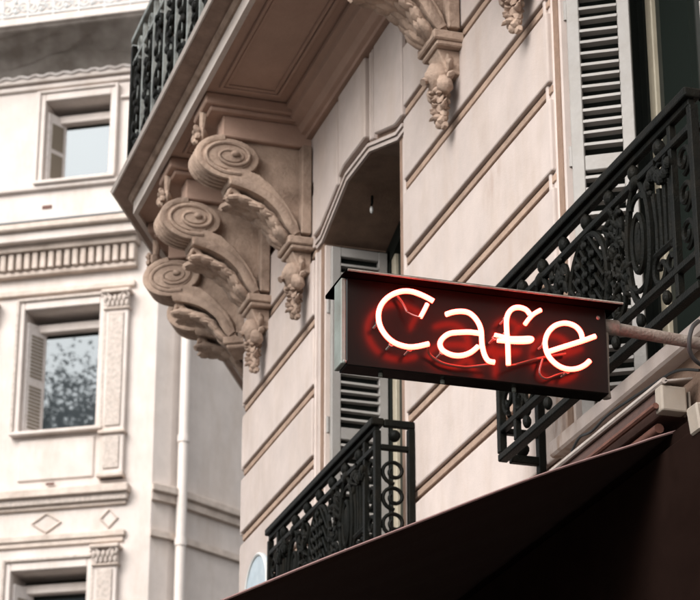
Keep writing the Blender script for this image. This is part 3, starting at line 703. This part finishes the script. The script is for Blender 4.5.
# ================================================================== DARK CAFE AWNING
# its near side edge is seen from below; the canopy runs away along the wall
zc_ = 4.13
pA, pB = onZ(566, 470, zc_), onZ(659, 379, zc_); yq = (pA.y+pB.y)/2
xa_, xb_ = pB.x, 11.0
XA = xa_+.07
edge = [onX(x, y, XA) for x, y in ((700, 425), (655, 438), (630, 446.5), (555, 470.5), (490, 494.5), (410, 526), (320, 561), (225, 600))]
dlt = (edge[-1]-edge[-2]).normalized(); edge.append(edge[-1]+dlt*.16)
edge = [Vector((XA, .02, edge[0].z+(edge[0].y-.02)*.36))]+edge
AW = thing('awning', (8.5, 0, zc_-.1), 'dark brown fabric awning rolled out from a white lidded box below the windows', 'awning')
ep = smooth_path(edge, 4); fb = MB(); X1 = xb_-.03; NX = 40
for i in range(NX+1):
    x = XA+(X1-XA)*i/NX
    for j, p in enumerate(ep):
        sag = -.020*math.sin(math.pi*j/(len(ep)-1))*math.sin(math.pi*min(i/NX*3, .5)) + .004*math.sin(i*1.9+j*.05)*math.sin(math.pi*j/(len(ep)-1))
        fb.v.append(Vector((x, p.y, p.z+(sag if i else 0))))
m_ = len(ep)
for i in range(NX):
    for j in range(m_-1): fb.f.append((i*m_+j, i*m_+j+1, (i+1)*m_+j+1, (i+1)*m_+j))
cv = fb.build('canopy', 'fabric', AW, smooth=True); sd_ = cv.modifiers.new('thickness', 'SOLIDIFY'); sd_.thickness = .004; sd_.offset = 0
MB().tube([p+Vector((-.003, 0, .001)) for p in ep], .0040, 6).build('hem', 'hem', AW, smooth=True)
fp = ep[-1]
MB().tube([(XA-.01, fp.y+.01, fp.z-.01), (X1+.01, fp.y+.01, fp.z-.01)], .028, 10).build('front_bar', 'brown_metal', AW, smooth=True)
vl = MB(); nS = 24
for i in range(nS*6+1):
    x = XA+(X1-XA)*i/(nS*6); vl.v += [Vector((x, fp.y+.036, fp.z)), Vector((x, fp.y+.038, fp.z-.19-.035*abs(math.sin(math.pi*i/6))))]
for i in range(nS*6): vl.f.append((2*i, 2*i+1, 2*i+3, 2*i+2))
vo = vl.build('valance', 'fabric', AW); sd_ = vo.modifiers.new('thickness', 'SOLIDIFY'); sd_.thickness = .003
for x in (9.9,):
    MB().tube([(x, .06, zc_-.25), (x+.55, .8, zc_-.52), (x, fp.y, fp.z-.03)], .02, 8).build('folding_arm', 'brown_metal', AW)
# its box: lid, body, rollers, end caps
MB().add([(xa_, yq+.012, zc_-.008), (xb_, yq+.012, zc_-.008), (xb_, .004, zc_+.012), (xa_, .004, zc_+.012), (xa_, yq+.012, zc_), (xb_, yq+.012, zc_), (xb_, .004, zc_+.02), (xa_, .004, zc_+.02)],
         [(0, 3, 2, 1), (4, 5, 6, 7), (0, 1, 5, 4), (1, 2, 6, 5), (2, 3, 7, 6), (3, 0, 4, 7)]).build('lid', 'lid_paint', AW, bevel=.002)
MB().tube([(xa_, yq+.012, zc_-.002), (xb_, yq+.012, zc_-.002)], .010, 8).build('lid_edge', 'lid_paint', AW, smooth=True)
MB().prism([(.004, zc_-.009), (yq+.004, zc_-.009), (yq+.012, zc_-.05), (yq-.01, zc_-.085), (.004, zc_-.09)], 'x', xa_+.06, xb_-.01).build('body', 'brown_metal', AW, bevel=.003)
MB().tube([(xa_+.03, yq+.03, zc_-.075), (xb_, yq+.03, zc_-.075)], .010, 8).build('guide_bar', 'red_primer', AW, smooth=True)
MB().tube([(xa_+.10, yq-.01, zc_-.120), (xb_, yq-.01, zc_-.120)], .016, 10).build('roller', 'red_primer', AW, smooth=True)
MB().box((xa_+.008, yq-.065, zc_-.095), (xa_+.058, yq+.02, zc_-.012)).build('end_cap', 'cream_plastic', AW, bevel=.006, seg=2)
MB().box((xa_+.02, .004, zc_-.09), (xa_+.07, yq-.075, zc_-.02)).build('wall_bracket', 'cream_plastic', AW, bevel=.005, seg=2)
# dark painted shop front under the awning
ztop_ = edge[0].z-.012
SF = MB().box((3.0, .0045, .14), (XC-.4, .05, ztop_)).build('shop_front', 'shop_paint', B)
for i in range(12):
    x = 3.2+i*.66
    MB().box((x, .0505, .5), (x+.54, .062, 3.1)).build('shop_panel', 'shop_paint', SF, bevel=.01)
MB().box((3.0, .0505, 3.25), (XC-.4, .075, ztop_-.05)).build('shop_fascia', 'shop_paint', SF, bevel=.01)
q0 = onX(700, 410, 5.93)
JB = MB().prism([(-.035, -.04), (.035, -.05), (.045, .035), (-.045, .045)], 'x', 5.93, 6.0); JB = JB.build('junction_box', 'cream_plastic', None, bevel=.006, xf=Matrix.Translation((0, .048, q0.z-.01)))
tag(JB, 'small cream junction box fixed to the wall beside the awning box', 'junction box')
pw = onZ(598, 430, zc_)
cb2 = MB().tube(smooth_path([(pw.x+.25, yq+.012, zc_+.012), (pw.x+.16, yq+.02, zc_+.03), (pw.x+.05, yq+.025, zc_+.012), (pw.x-.06, yq+.01, zc_+.035), (pw.x-.30, yq-.01, zc_+.035), (pB.x+.02, .05, zc_+.04), (pB.x-.08, .02, zc_+.01)], 6), .0048, 7)
tag(cb2.build('power_cable', 'rubber', None, smooth=True), 'thin black cable lying along the white lid of the awning box', 'cable')

# ---- small hook with white bulb under the arch
hk = onY(372, 178, -.16)
a, b = WIN[0]; hx = hk.x; hz = arch_z(hx, a, b)
H_ = thing('lamp_hook', (hx, -.16, hz), 'small iron hook with small white bulb hanging under the window arch', 'hook')
MB().tube([(hx, -.16, hz+.01), (hx, -.16, hz-.035), (hx-.008, -.155, hz-.05)], .006, 7).build('hook', 'iron', H_, smooth=True)
MB().ball((hx-.004, -.156, hz-.075), (.009, .009, .020), 9, 7).build('bulb', 'porcelain', H_, smooth=True)

# ---- oval enamel plaque near the corner
pc = onY(259, 592, .0)
PL = thing('oval_plaque', (pc.x, .0, pc.z), 'pale blue oval enamel plaque on the wall near the building corner', 'plaque')
ov = lambda rx, rz: [(pc.x+rx*math.cos(q*math.pi/18), pc.z+rz*math.sin(q*math.pi/18)) for q in range(36)]
MB().prism(ov(.215, .195), 'y', -.002, .016).build('plate', 'plaque_blue', PL, bevel=.004)
MB().tube([(p[0], .016, p[1]) for p in ov(.208, .188)], .009, 6, closed=True).build('rim', 'plaque_rim', PL, smooth=True)

# ================================================================== FAR BUILDING ACROSS THE SIDE STREET
DK = 1.2
fa = R(59.1); fe = Vector((math.cos(fa), math.sin(fa), 0)); fn = Vector((-math.sin(fa), math.cos(fa), 0))
d_ = ray(158, 300); d_ = d_/math.hypot(d_.x, d_.y); FO = CAM+d_*25*DK; FO.z = 0
FX = Matrix((Vector((fe.x, fn.x, 0, FO.x)), Vector((fe.y, fn.y, 0, FO.y)), Vector((0, 0, 1, 0)), Vector((0, 0, 0, 1))))
def FZ(z): return 1.6+(z-1.6)*DK
FB = thing('apartment_building', (FO.x+4, FO.y, 0), 'far pale stone corner building with pilastered windows and dentil cornice', 'building')
def fbx(name, s0, s1, p0, p1, z0, z1, m='far_trim', parent=None, bevel=.01):
    return MB().box((s0*DK, p0, FZ(z0)), (s1*DK, p1, FZ(z1))).build(name, m, parent or FB, bevel=bevel, xf=FX)
SMAX = 6.0
PER = 1.62                                    # window bay (before scaling)
def fwall(spans, z0, z1):
    for s0, s1 in spans: fbx('wall', s0, s1, -.5, 0, z0, z1, 'far_stone', bevel=0)
# rows of windows: (bottom, top, opening from s, to s)
rows = [(7.30, 8.86, .70, 1.58), (10.50, 11.97, .68, 1.585), (13.62, 14.66, .66, 1.47)]
def bays(a, b): return [(a+k*PER, b+k*PER) for k in range(3)]
zprev = 0
for z0, z1, a, b in rows:
    fwall([(0, SMAX)], zprev, z0)
    xs = [0]+[v for p in bays(a, b) for v in p]+[SMAX]
    fwall([(xs[i], xs[i+1]) for i in range(0, len(xs), 2)], z0, z1); zprev = z1
fwall([(0, SMAX)], zprev, 19)
# turned corner and flank
g1 = Vector((math.cos(R(-70)), math.sin(R(-70)), 0)); g2 = Vector((math.cos(R(-57)), math.sin(R(-57)), 0))
def hit(x, P, g):   # horizontal position where picture column x meets the line P + t g
    r_ = ray(x, 450); den = r_.x*g.y-r_.y*g.x; t_ = ((P.x-CAM.x)*r_.y-(P.y-CAM.y)*r_.x)/den; t_ = t_*1.0
    return P+g*(-t_) if False else P+g*((r_.y*(P.x-CAM.x)-r_.x*(P.y-CAM.y))/(r_.x*g.y-r_.y*g.x))
G1 = hit(171, FO, g1); G2 = G1+g2*8
def flank(name, off, z0, z1, m, bevel=0, parent=None, a=0):
    n1 = Vector((g1.y, -g1.x, 0)); n1 = n1 if n1.x < 0 else -n1; n2 = Vector((g2.y, -g2.x, 0)); n2 = n2 if n2.x < 0 else -n2
    nm = (n1+n2).normalized(); s0 = (fn+n1).normalized()
    P = [FO+s0*off/max(s0.dot(n1), .5), G1+nm*off, G2+n2*off, G2-n2*.5, G1-nm*.5, FO-s0*.4]
    return MB().prism([(p.x, p.y) for p in P], 'z', FZ(z0), FZ(z1)).build(name, m, parent or FB, bevel=bevel)
flank('flank_wall', 0, 0, 19, 'far_stone')
e9 = FO+fe*SMAX*DK
MB().prism([(FO.x+.3, FO.y), (e9.x+.4, e9.y), (e9.x+8, e9.y-4), (G2.x+6, G2.y), (G2.x+.3, G2.y)], 'z', FZ(19)+.01, FZ(19)+.3).build('roof', 'zinc', FB)
MB().prism([(FO.x+3, FO.y), (e9.x+1.2, e9.y-.6), (e9.x+6, e9.y-4), (G2.x+4, G2.y)], 'z', .0, FZ(19)).build('core_wall', 'interior', FB)
# string course with carved band (continues on the flank), frieze, fillets
fbx('string_course', .24, SMAX, -.02, .16, 9.68, 9.77); fbx('carved_band', .26, SMAX, -.02, .10, 9.60, 9.679, 'far_relief'); fbx('fillet', .28, SMAX, -.02, .05, 9.555, 9.599)
fbx('fillet', .28, SMAX, -.02, .07, 9.19, 9.26); fbx('fillet', .30, SMAX, -.02, .04, 9.13, 9.189)
flank('string_course', .13, 9.67, 9.755, 'far_trim', .01); flank('fillet', .07, 9.58, 9.668, 'far_trim'); flank('fillet', .06, 9.17, 9.24, 'far_trim')
flank('fillet', .06, 12.22, 12.29, 'far_trim'); flank('fillet', .10, 12.5, 12.62, 'far_trim')
# main cornice with dentils
fbx('cornice', .16, SMAX, -.02, .42, 12.86, 12.95, bevel=.02); fbx('cornice', .19, SMAX, -.02, .34, 12.74, 12.859, 'far_stone'); fbx('cornice', .23, SMAX, -.02, .22, 12.66, 12.739)
for i in range(58):
    s = .26+i*.098
    fbx('dentil', s, s+.066, -.02, .17, 12.45, 12.659, bevel=.012)
fbx('fillet', .25, SMAX, -.02, .11, 12.39, 12.449); fbx('fillet', .27, SMAX, -.02, .06, 12.16, 12.23)
MB().box((.15*DK, -.3, FZ(12.951)), (SMAX*DK, .43, FZ(12.965))).build('lead_flashing', 'zinc', FB, xf=FX)
# window surrounds
def far_window(a, b, z0, z1, style):
    t = .10
    W = fbx('window', a+.02, b-.02, -.42, -.36, z0, z1-.06, 'dark_wood_shade')
    fbx('frame_head', a+.01, b-.01, -.4, -.22, z1-.20, z1-.1, 'far_stone', W)
    fbx('pane', a+.06, b-.14, -.355, -.34, z0+.03, z1-.25, 'old_glass', W, bevel=0)
    # louvred shutter folded at the left reveal
    SX = FX @ Matrix.Translation((b*DK-.012, -.03, 0)) @ Matrix.Rotation(R(-116), 4, 'Z')
    sh = MB().box((0, -.02, FZ(z0+.01)), (.36, .02, FZ(z1-.12))).build('shutter', 'white_paint', FB, xf=SX, bevel=.006)
    for k in range(26):
        if k in (12, 13): continue
        zz = z0+.08+(z1-z0-.32)*k/26
        MB().box((.07, .0205, FZ(zz)), (.29, .026, FZ(zz+.026))).box((.07, -.0205, FZ(zz)), (.29, -.026, FZ(zz+.026))).build('slat', 'slat_brown', sh, xf=SX)
    # architrave
    for nm, s0, s1, q0, q1 in (('architrave', a-.085, a-.004, z0-.02, z1+.10), ('architrave', b+.004, b+.085, z0-.02, z1+.10), ('architrave', a-.003, b+.003, z1+.004, z1+.10)):
        fbx(nm, s0, s1, -.02, .06, q0, q1, 'far_stone')
    for nm, s0, s1, q0, q1 in (('architrave_fillet', a-.10, a-.062, z0-.02, z1+.135), ('architrave_fillet', b+.062, b+.10, z0-.02, z1+.135), ('architrave_fillet', a-.0615, b+.0615, z1+.10, z1+.135)):
        fbx(nm, s0, s1, -.02, .095, q0, q1, 'far_relief' if style else 'far_stone')
    fbx('window_sill', a-.10, b+.10, -.34, .12, z0-.065, z0-.021, 'far_stone')
    if style:
        fbx('apron_panel', a+.0, b-.0, -.02, .03, z0-.60, z0-.11, 'far_stone', bevel=.02)
        fbx('vent_slot', (a+b)/2-.0, (a+b)/2+.10, .03, .036, z0-.66, z0-.635, 'red_primer', bevel=0)
    else:
        fbx('vent_slot', (a+b)/2+.28, (a+b)/2+.40, .0, .008, z0-.36, z0-.315, 'red_primer', bevel=0)
for (z0, z1, a, b), st in zip(rows, (1, 1, 0)):
    for s0, s1 in bays(a, b): far_window(s0, s1, z0, z1, st)
# pilasters with carved shafts and leafy capitals
def pilaster(s0, s1, zb, zt):
    P = fbx('pilaster', s0, s1, -.02, .09, zb+.02, zt-.22, 'far_stone')
    fbx('carved_panel', s0+.045, s1-.045, .088, .112, zb+.62, zt-.27, 'far_relief', P)
    fbx('carved_panel', s0+.045, s1-.045, .088, .112, zb+.12, zb+.50, 'far_relief', P)
    fbx('base_fillet', s0-.02, s1+.02, -.02, .14, zb+.53, zb+.57, 'far_trim', P); fbx('base_fillet', s0-.02, s1+.02, -.02, .14, zb+.02, zb+.07, 'far_trim', P)
    fbx('neck_fillet', s0-.02, s1+.02, -.02, .13, zt-.235, zt-.205, 'far_trim', P); fbx('abacus', s0-.035, s1+.035, -.02, .19, zt-.045, zt-.002, 'far_trim', P)
    cap = MB(); cap.box((s0*DK, -.02, FZ(zt-.205)), (s1*DK, .10, FZ(zt-.045)))
    for k in range(5):
        for j in range(2):
            cap.ball(((s0+(s1-s0)*(k+.5*(j % 2)+.2)/5)*DK, .12+.02*j, FZ(zt-.17+.06*j)), (.035, .04, .055), 6, 5)
    for q in (s0+.02, s1-.02):
        cap.tube([(q*DK+p[0], .15, FZ(zt-.085)+p[1]) for p in spiral((0, 0), .06, .012, 0, R(420), 18)], .018, 6)
    cap.build('capital', 'far_relief', P, xf=FX, smooth=True)
for k in range(3):
    pilaster(.325+k*PER, .60+k*PER, 9.84, 12.10); pilaster(.345+k*PER, .61+k*PER, 6.7, 9.08)
    # lozenges on the frieze
    for sc_, hw, hz in ((1.21+k*PER, .17, .11), (.48+k*PER, .10, .105)):
        pts = [(sc_-hw, 9.405), (sc_, 9.405-hz), (sc_+hw, 9.405), (sc_, 9.405+hz)]
        lz = MB().tube([(p[0]*DK, .012, FZ(p[1])) for p in pts], .014, 5, closed=True); lz.build('lozenge', 'far_trim', FB, xf=FX)
# plain band and mouldings around the top storey
fbx('fillet', .02, SMAX, -.02, .07, 13.50, 13.555, 'far_stone')
fbx('fillet', .02, SMAX, -.02, .10, 14.92, 14.98, 'far_stone'); fbx('carved_band', .02, SMAX, -.02, .05, 14.84, 14.90, 'far_stone'); fbx('fillet', .02, .54, -.02, .05, 14.60, 14.64, 'far_stone'); 
# upper balcony on this building
fbx('balcony_slab', -.1, SMAX, -.02, .70, 15.36, 15.52, 'far_stone', bevel=.02); fbx('balcony_edge', -.1, SMAX, .70, .74, 15.40, 15.50, 'far_stone')
PR = thing('balcony_railing', tuple(FX @ Vector((2, .66, FZ(15.53)))), 'pale scrollwork railing on the far building above the grey netting', 'railing')
zA, zB = FZ(15.53), FZ(16.25)
for z, h in ((zA+.03, .035), (zB-.04, .05)):
    MB().box((-.1*DK, .64, z), (SMAX*DK, .68, z+h)).build('rail', 'iron_pale', PR, xf=FX, bevel=.004)
for i in range(18):
    s = -.05+i*.385
    MB().box((s-.014, .645, zA), (s+.014, .675, zB-.041)).build('post', 'iron_pale', PR, xf=FX)
    mb = MB()
    for j in range(3):
        for q in range(3):
            mb.tube([(s+.065+.125*j+p[0], .66, zA+.17+.24*q+p[1]) for p in spiral((0, 0), .085, .02, R(90*j), R(90*j+430), 18, 1, 1.2)], .016, 5)
    for q in range(5): mb.ball((s+.19, .67, zA+.12+.16*q), (.035, .02, .05), 6, 5)
    mb.build('scroll_panel', 'iron_pale', PR, xf=FX, smooth=True)
# safety netting slung from the slab edge back to the wall
NT = MB(); nx, ny = 150, 22
for i in range(nx+1):
    for j in range(ny+1):
        u = i/nx; v = j/ny; s = (-.12+(SMAX+.1)*u)*DK
        out = .78*(1-v)+.10*v-.05*math.sin(math.pi*v); z = FZ(15.40)-(FZ(15.40)-FZ(14.99))*v
        fold = noise.fractal(Vector((s*1.3-v*2.2, v*3.2, 3)), .9, 2.1, 4)*.11*math.sin(math.pi*min(v*1.15, 1))
        fold += -.10*math.sin(math.pi*v)*(.5+.5*math.sin(s*2.1+v*2.5))
        NT.v.append(Vector((s, out+fold, z+fold*.9)))
for i in range(nx):
    for j in range(ny): NT.f.append((i*(ny+1)+j, i*(ny+1)+j+1, (i+1)*(ny+1)+j+1, (i+1)*(ny+1)+j))
no = NT.build('safety_netting', 'netting', None, smooth=True, xf=FX); tag(no, 'grey brown safety netting bulging under the far balcony', 'netting')
rp_ = MB().tube([tuple((-.1+(SMAX)*i/120)*DK if k == 0 else (.115 if k == 1 else FZ(14.99)+.018*math.sin(i*1.7)) for k in range(3)) for i in range(121)], .022, 6)
tag(rp_.build('netting_rope', 'white_paint', None, xf=FX, smooth=True), 'pale rope tying the lower edge of the safety netting', 'rope')
# drainpipe in the angle of the corner
n2 = Vector((g2.y, -g2.x, 0)); n2 = n2 if n2.x < 0 else -n2
dp = G1+n2*.13+g2*.10
DP = thing('drainpipe', (dp.x, dp.y, 0), 'pale painted drainpipe running down the corner of the far building', 'drainpipe')
MB().tube([(dp.x, dp.y, .1), (dp.x, dp.y, FZ(18.5))], .068, 12).build('pipe', 'pipe_paint', DP, smooth=True)
for z in (6.4, 9.10, 10.3, 12.0, 14.2):
    MB().tube([(dp.x, dp.y, FZ(z)), (dp.x, dp.y, FZ(z)+.10)], .082, 12).build('pipe_collar', 'pipe_paint', DP, smooth=True)

# ================================================================== STREET TREE (seen in the far window panes)
def tree(loc, H, label, seed):
    rnd = random.Random(seed)
    T = thing('plane_tree', loc, label, 'tree', 'street trees'); x, y, _ = loc
    tk = MB(); tips = []
    tk.tube([(x, y, 0), (x+.1, y, H*.2), (x-.1, y+.1, H*.42), (x, y, H*.75)], [.32, .26, .20, .07], 10)
    for i in range(18):
        a = i*2.4; z0 = H*(.28+.03*i*.9); L = H*.26*(1-.5*i/18)
        p0 = Vector((x, y, z0)); p1 = p0+Vector((math.cos(a)*L*.5, math.sin(a)*L*.5, L*.35)); p2 = p0+Vector((math.cos(a)*L*.95, math.sin(a)*L*.95, L*.75))
        tk.tube([p0, p1, p2], [.09, .06, .02], 6); tips += [p1, p2, (p1+p2)/2+Vector((0, 0, .8)), p2+Vector((0, 0, .9))]
    tips += [Vector((x, y, H*.85)), Vector((x+.4, y, H*.93)), Vector((x-.5, y+.3, H*.8))]
    for i in range(16):      # dense rounded top
        q = rnd.uniform(0, 6.28); rr = H*.11*math.sqrt(rnd.random()); tips.append(Vector((x+rr*math.cos(q), y+rr*math.sin(q), H*(.93-.9*(rr/H)+rnd.uniform(-.05, .02)))))
    tk.build('trunk', 'bark', T, smooth=True)
    lf = MB()
    for c in tips:
        for k in range(1700):
            d = Vector((rnd.gauss(0, 1), rnd.gauss(0, 1), rnd.gauss(0, .8)))*(H*.042); p = c+d
            ax = Vector((rnd.gauss(0, 1), rnd.gauss(0, 1), rnd.gauss(0, .6))).normalized(); sd = ax.orthogonal().normalized(); r_ = rnd.uniform(.04, .085)
            lf.add([p-ax*r_, p+sd*r_*.6, p+ax*r_, p-sd*r_*.6], [(0, 1, 2, 3)])
    lf.build('crown', 'leaf', T)
def mirror_spot(px, py, L):      # where the line of sight to a far pane ends up, L metres after it is mirrored
    d = ray(px, py); t_ = (FO-CAM).dot(fn)/d.dot(fn); P = CAM+d*t_; r_ = d-fn*2*d.dot(fn); r_ = r_/math.hypot(r_.x, r_.y)
    return P+r_*L
m1 = mirror_spot(72, 385, 26); m2 = mirror_spot(45, 395, 27)
tree((m1.x, m1.y, 0), m1.z+.9, 'tall leafy street tree mirrored in the far window panes', 3)
tree((m2.x-4.6, m2.y-1.0, 0), m2.z-.5, 'broad leafy street tree standing further up the street', 5)

for o in bpy.data.objects:
    if '_w' in o: del o['_w']
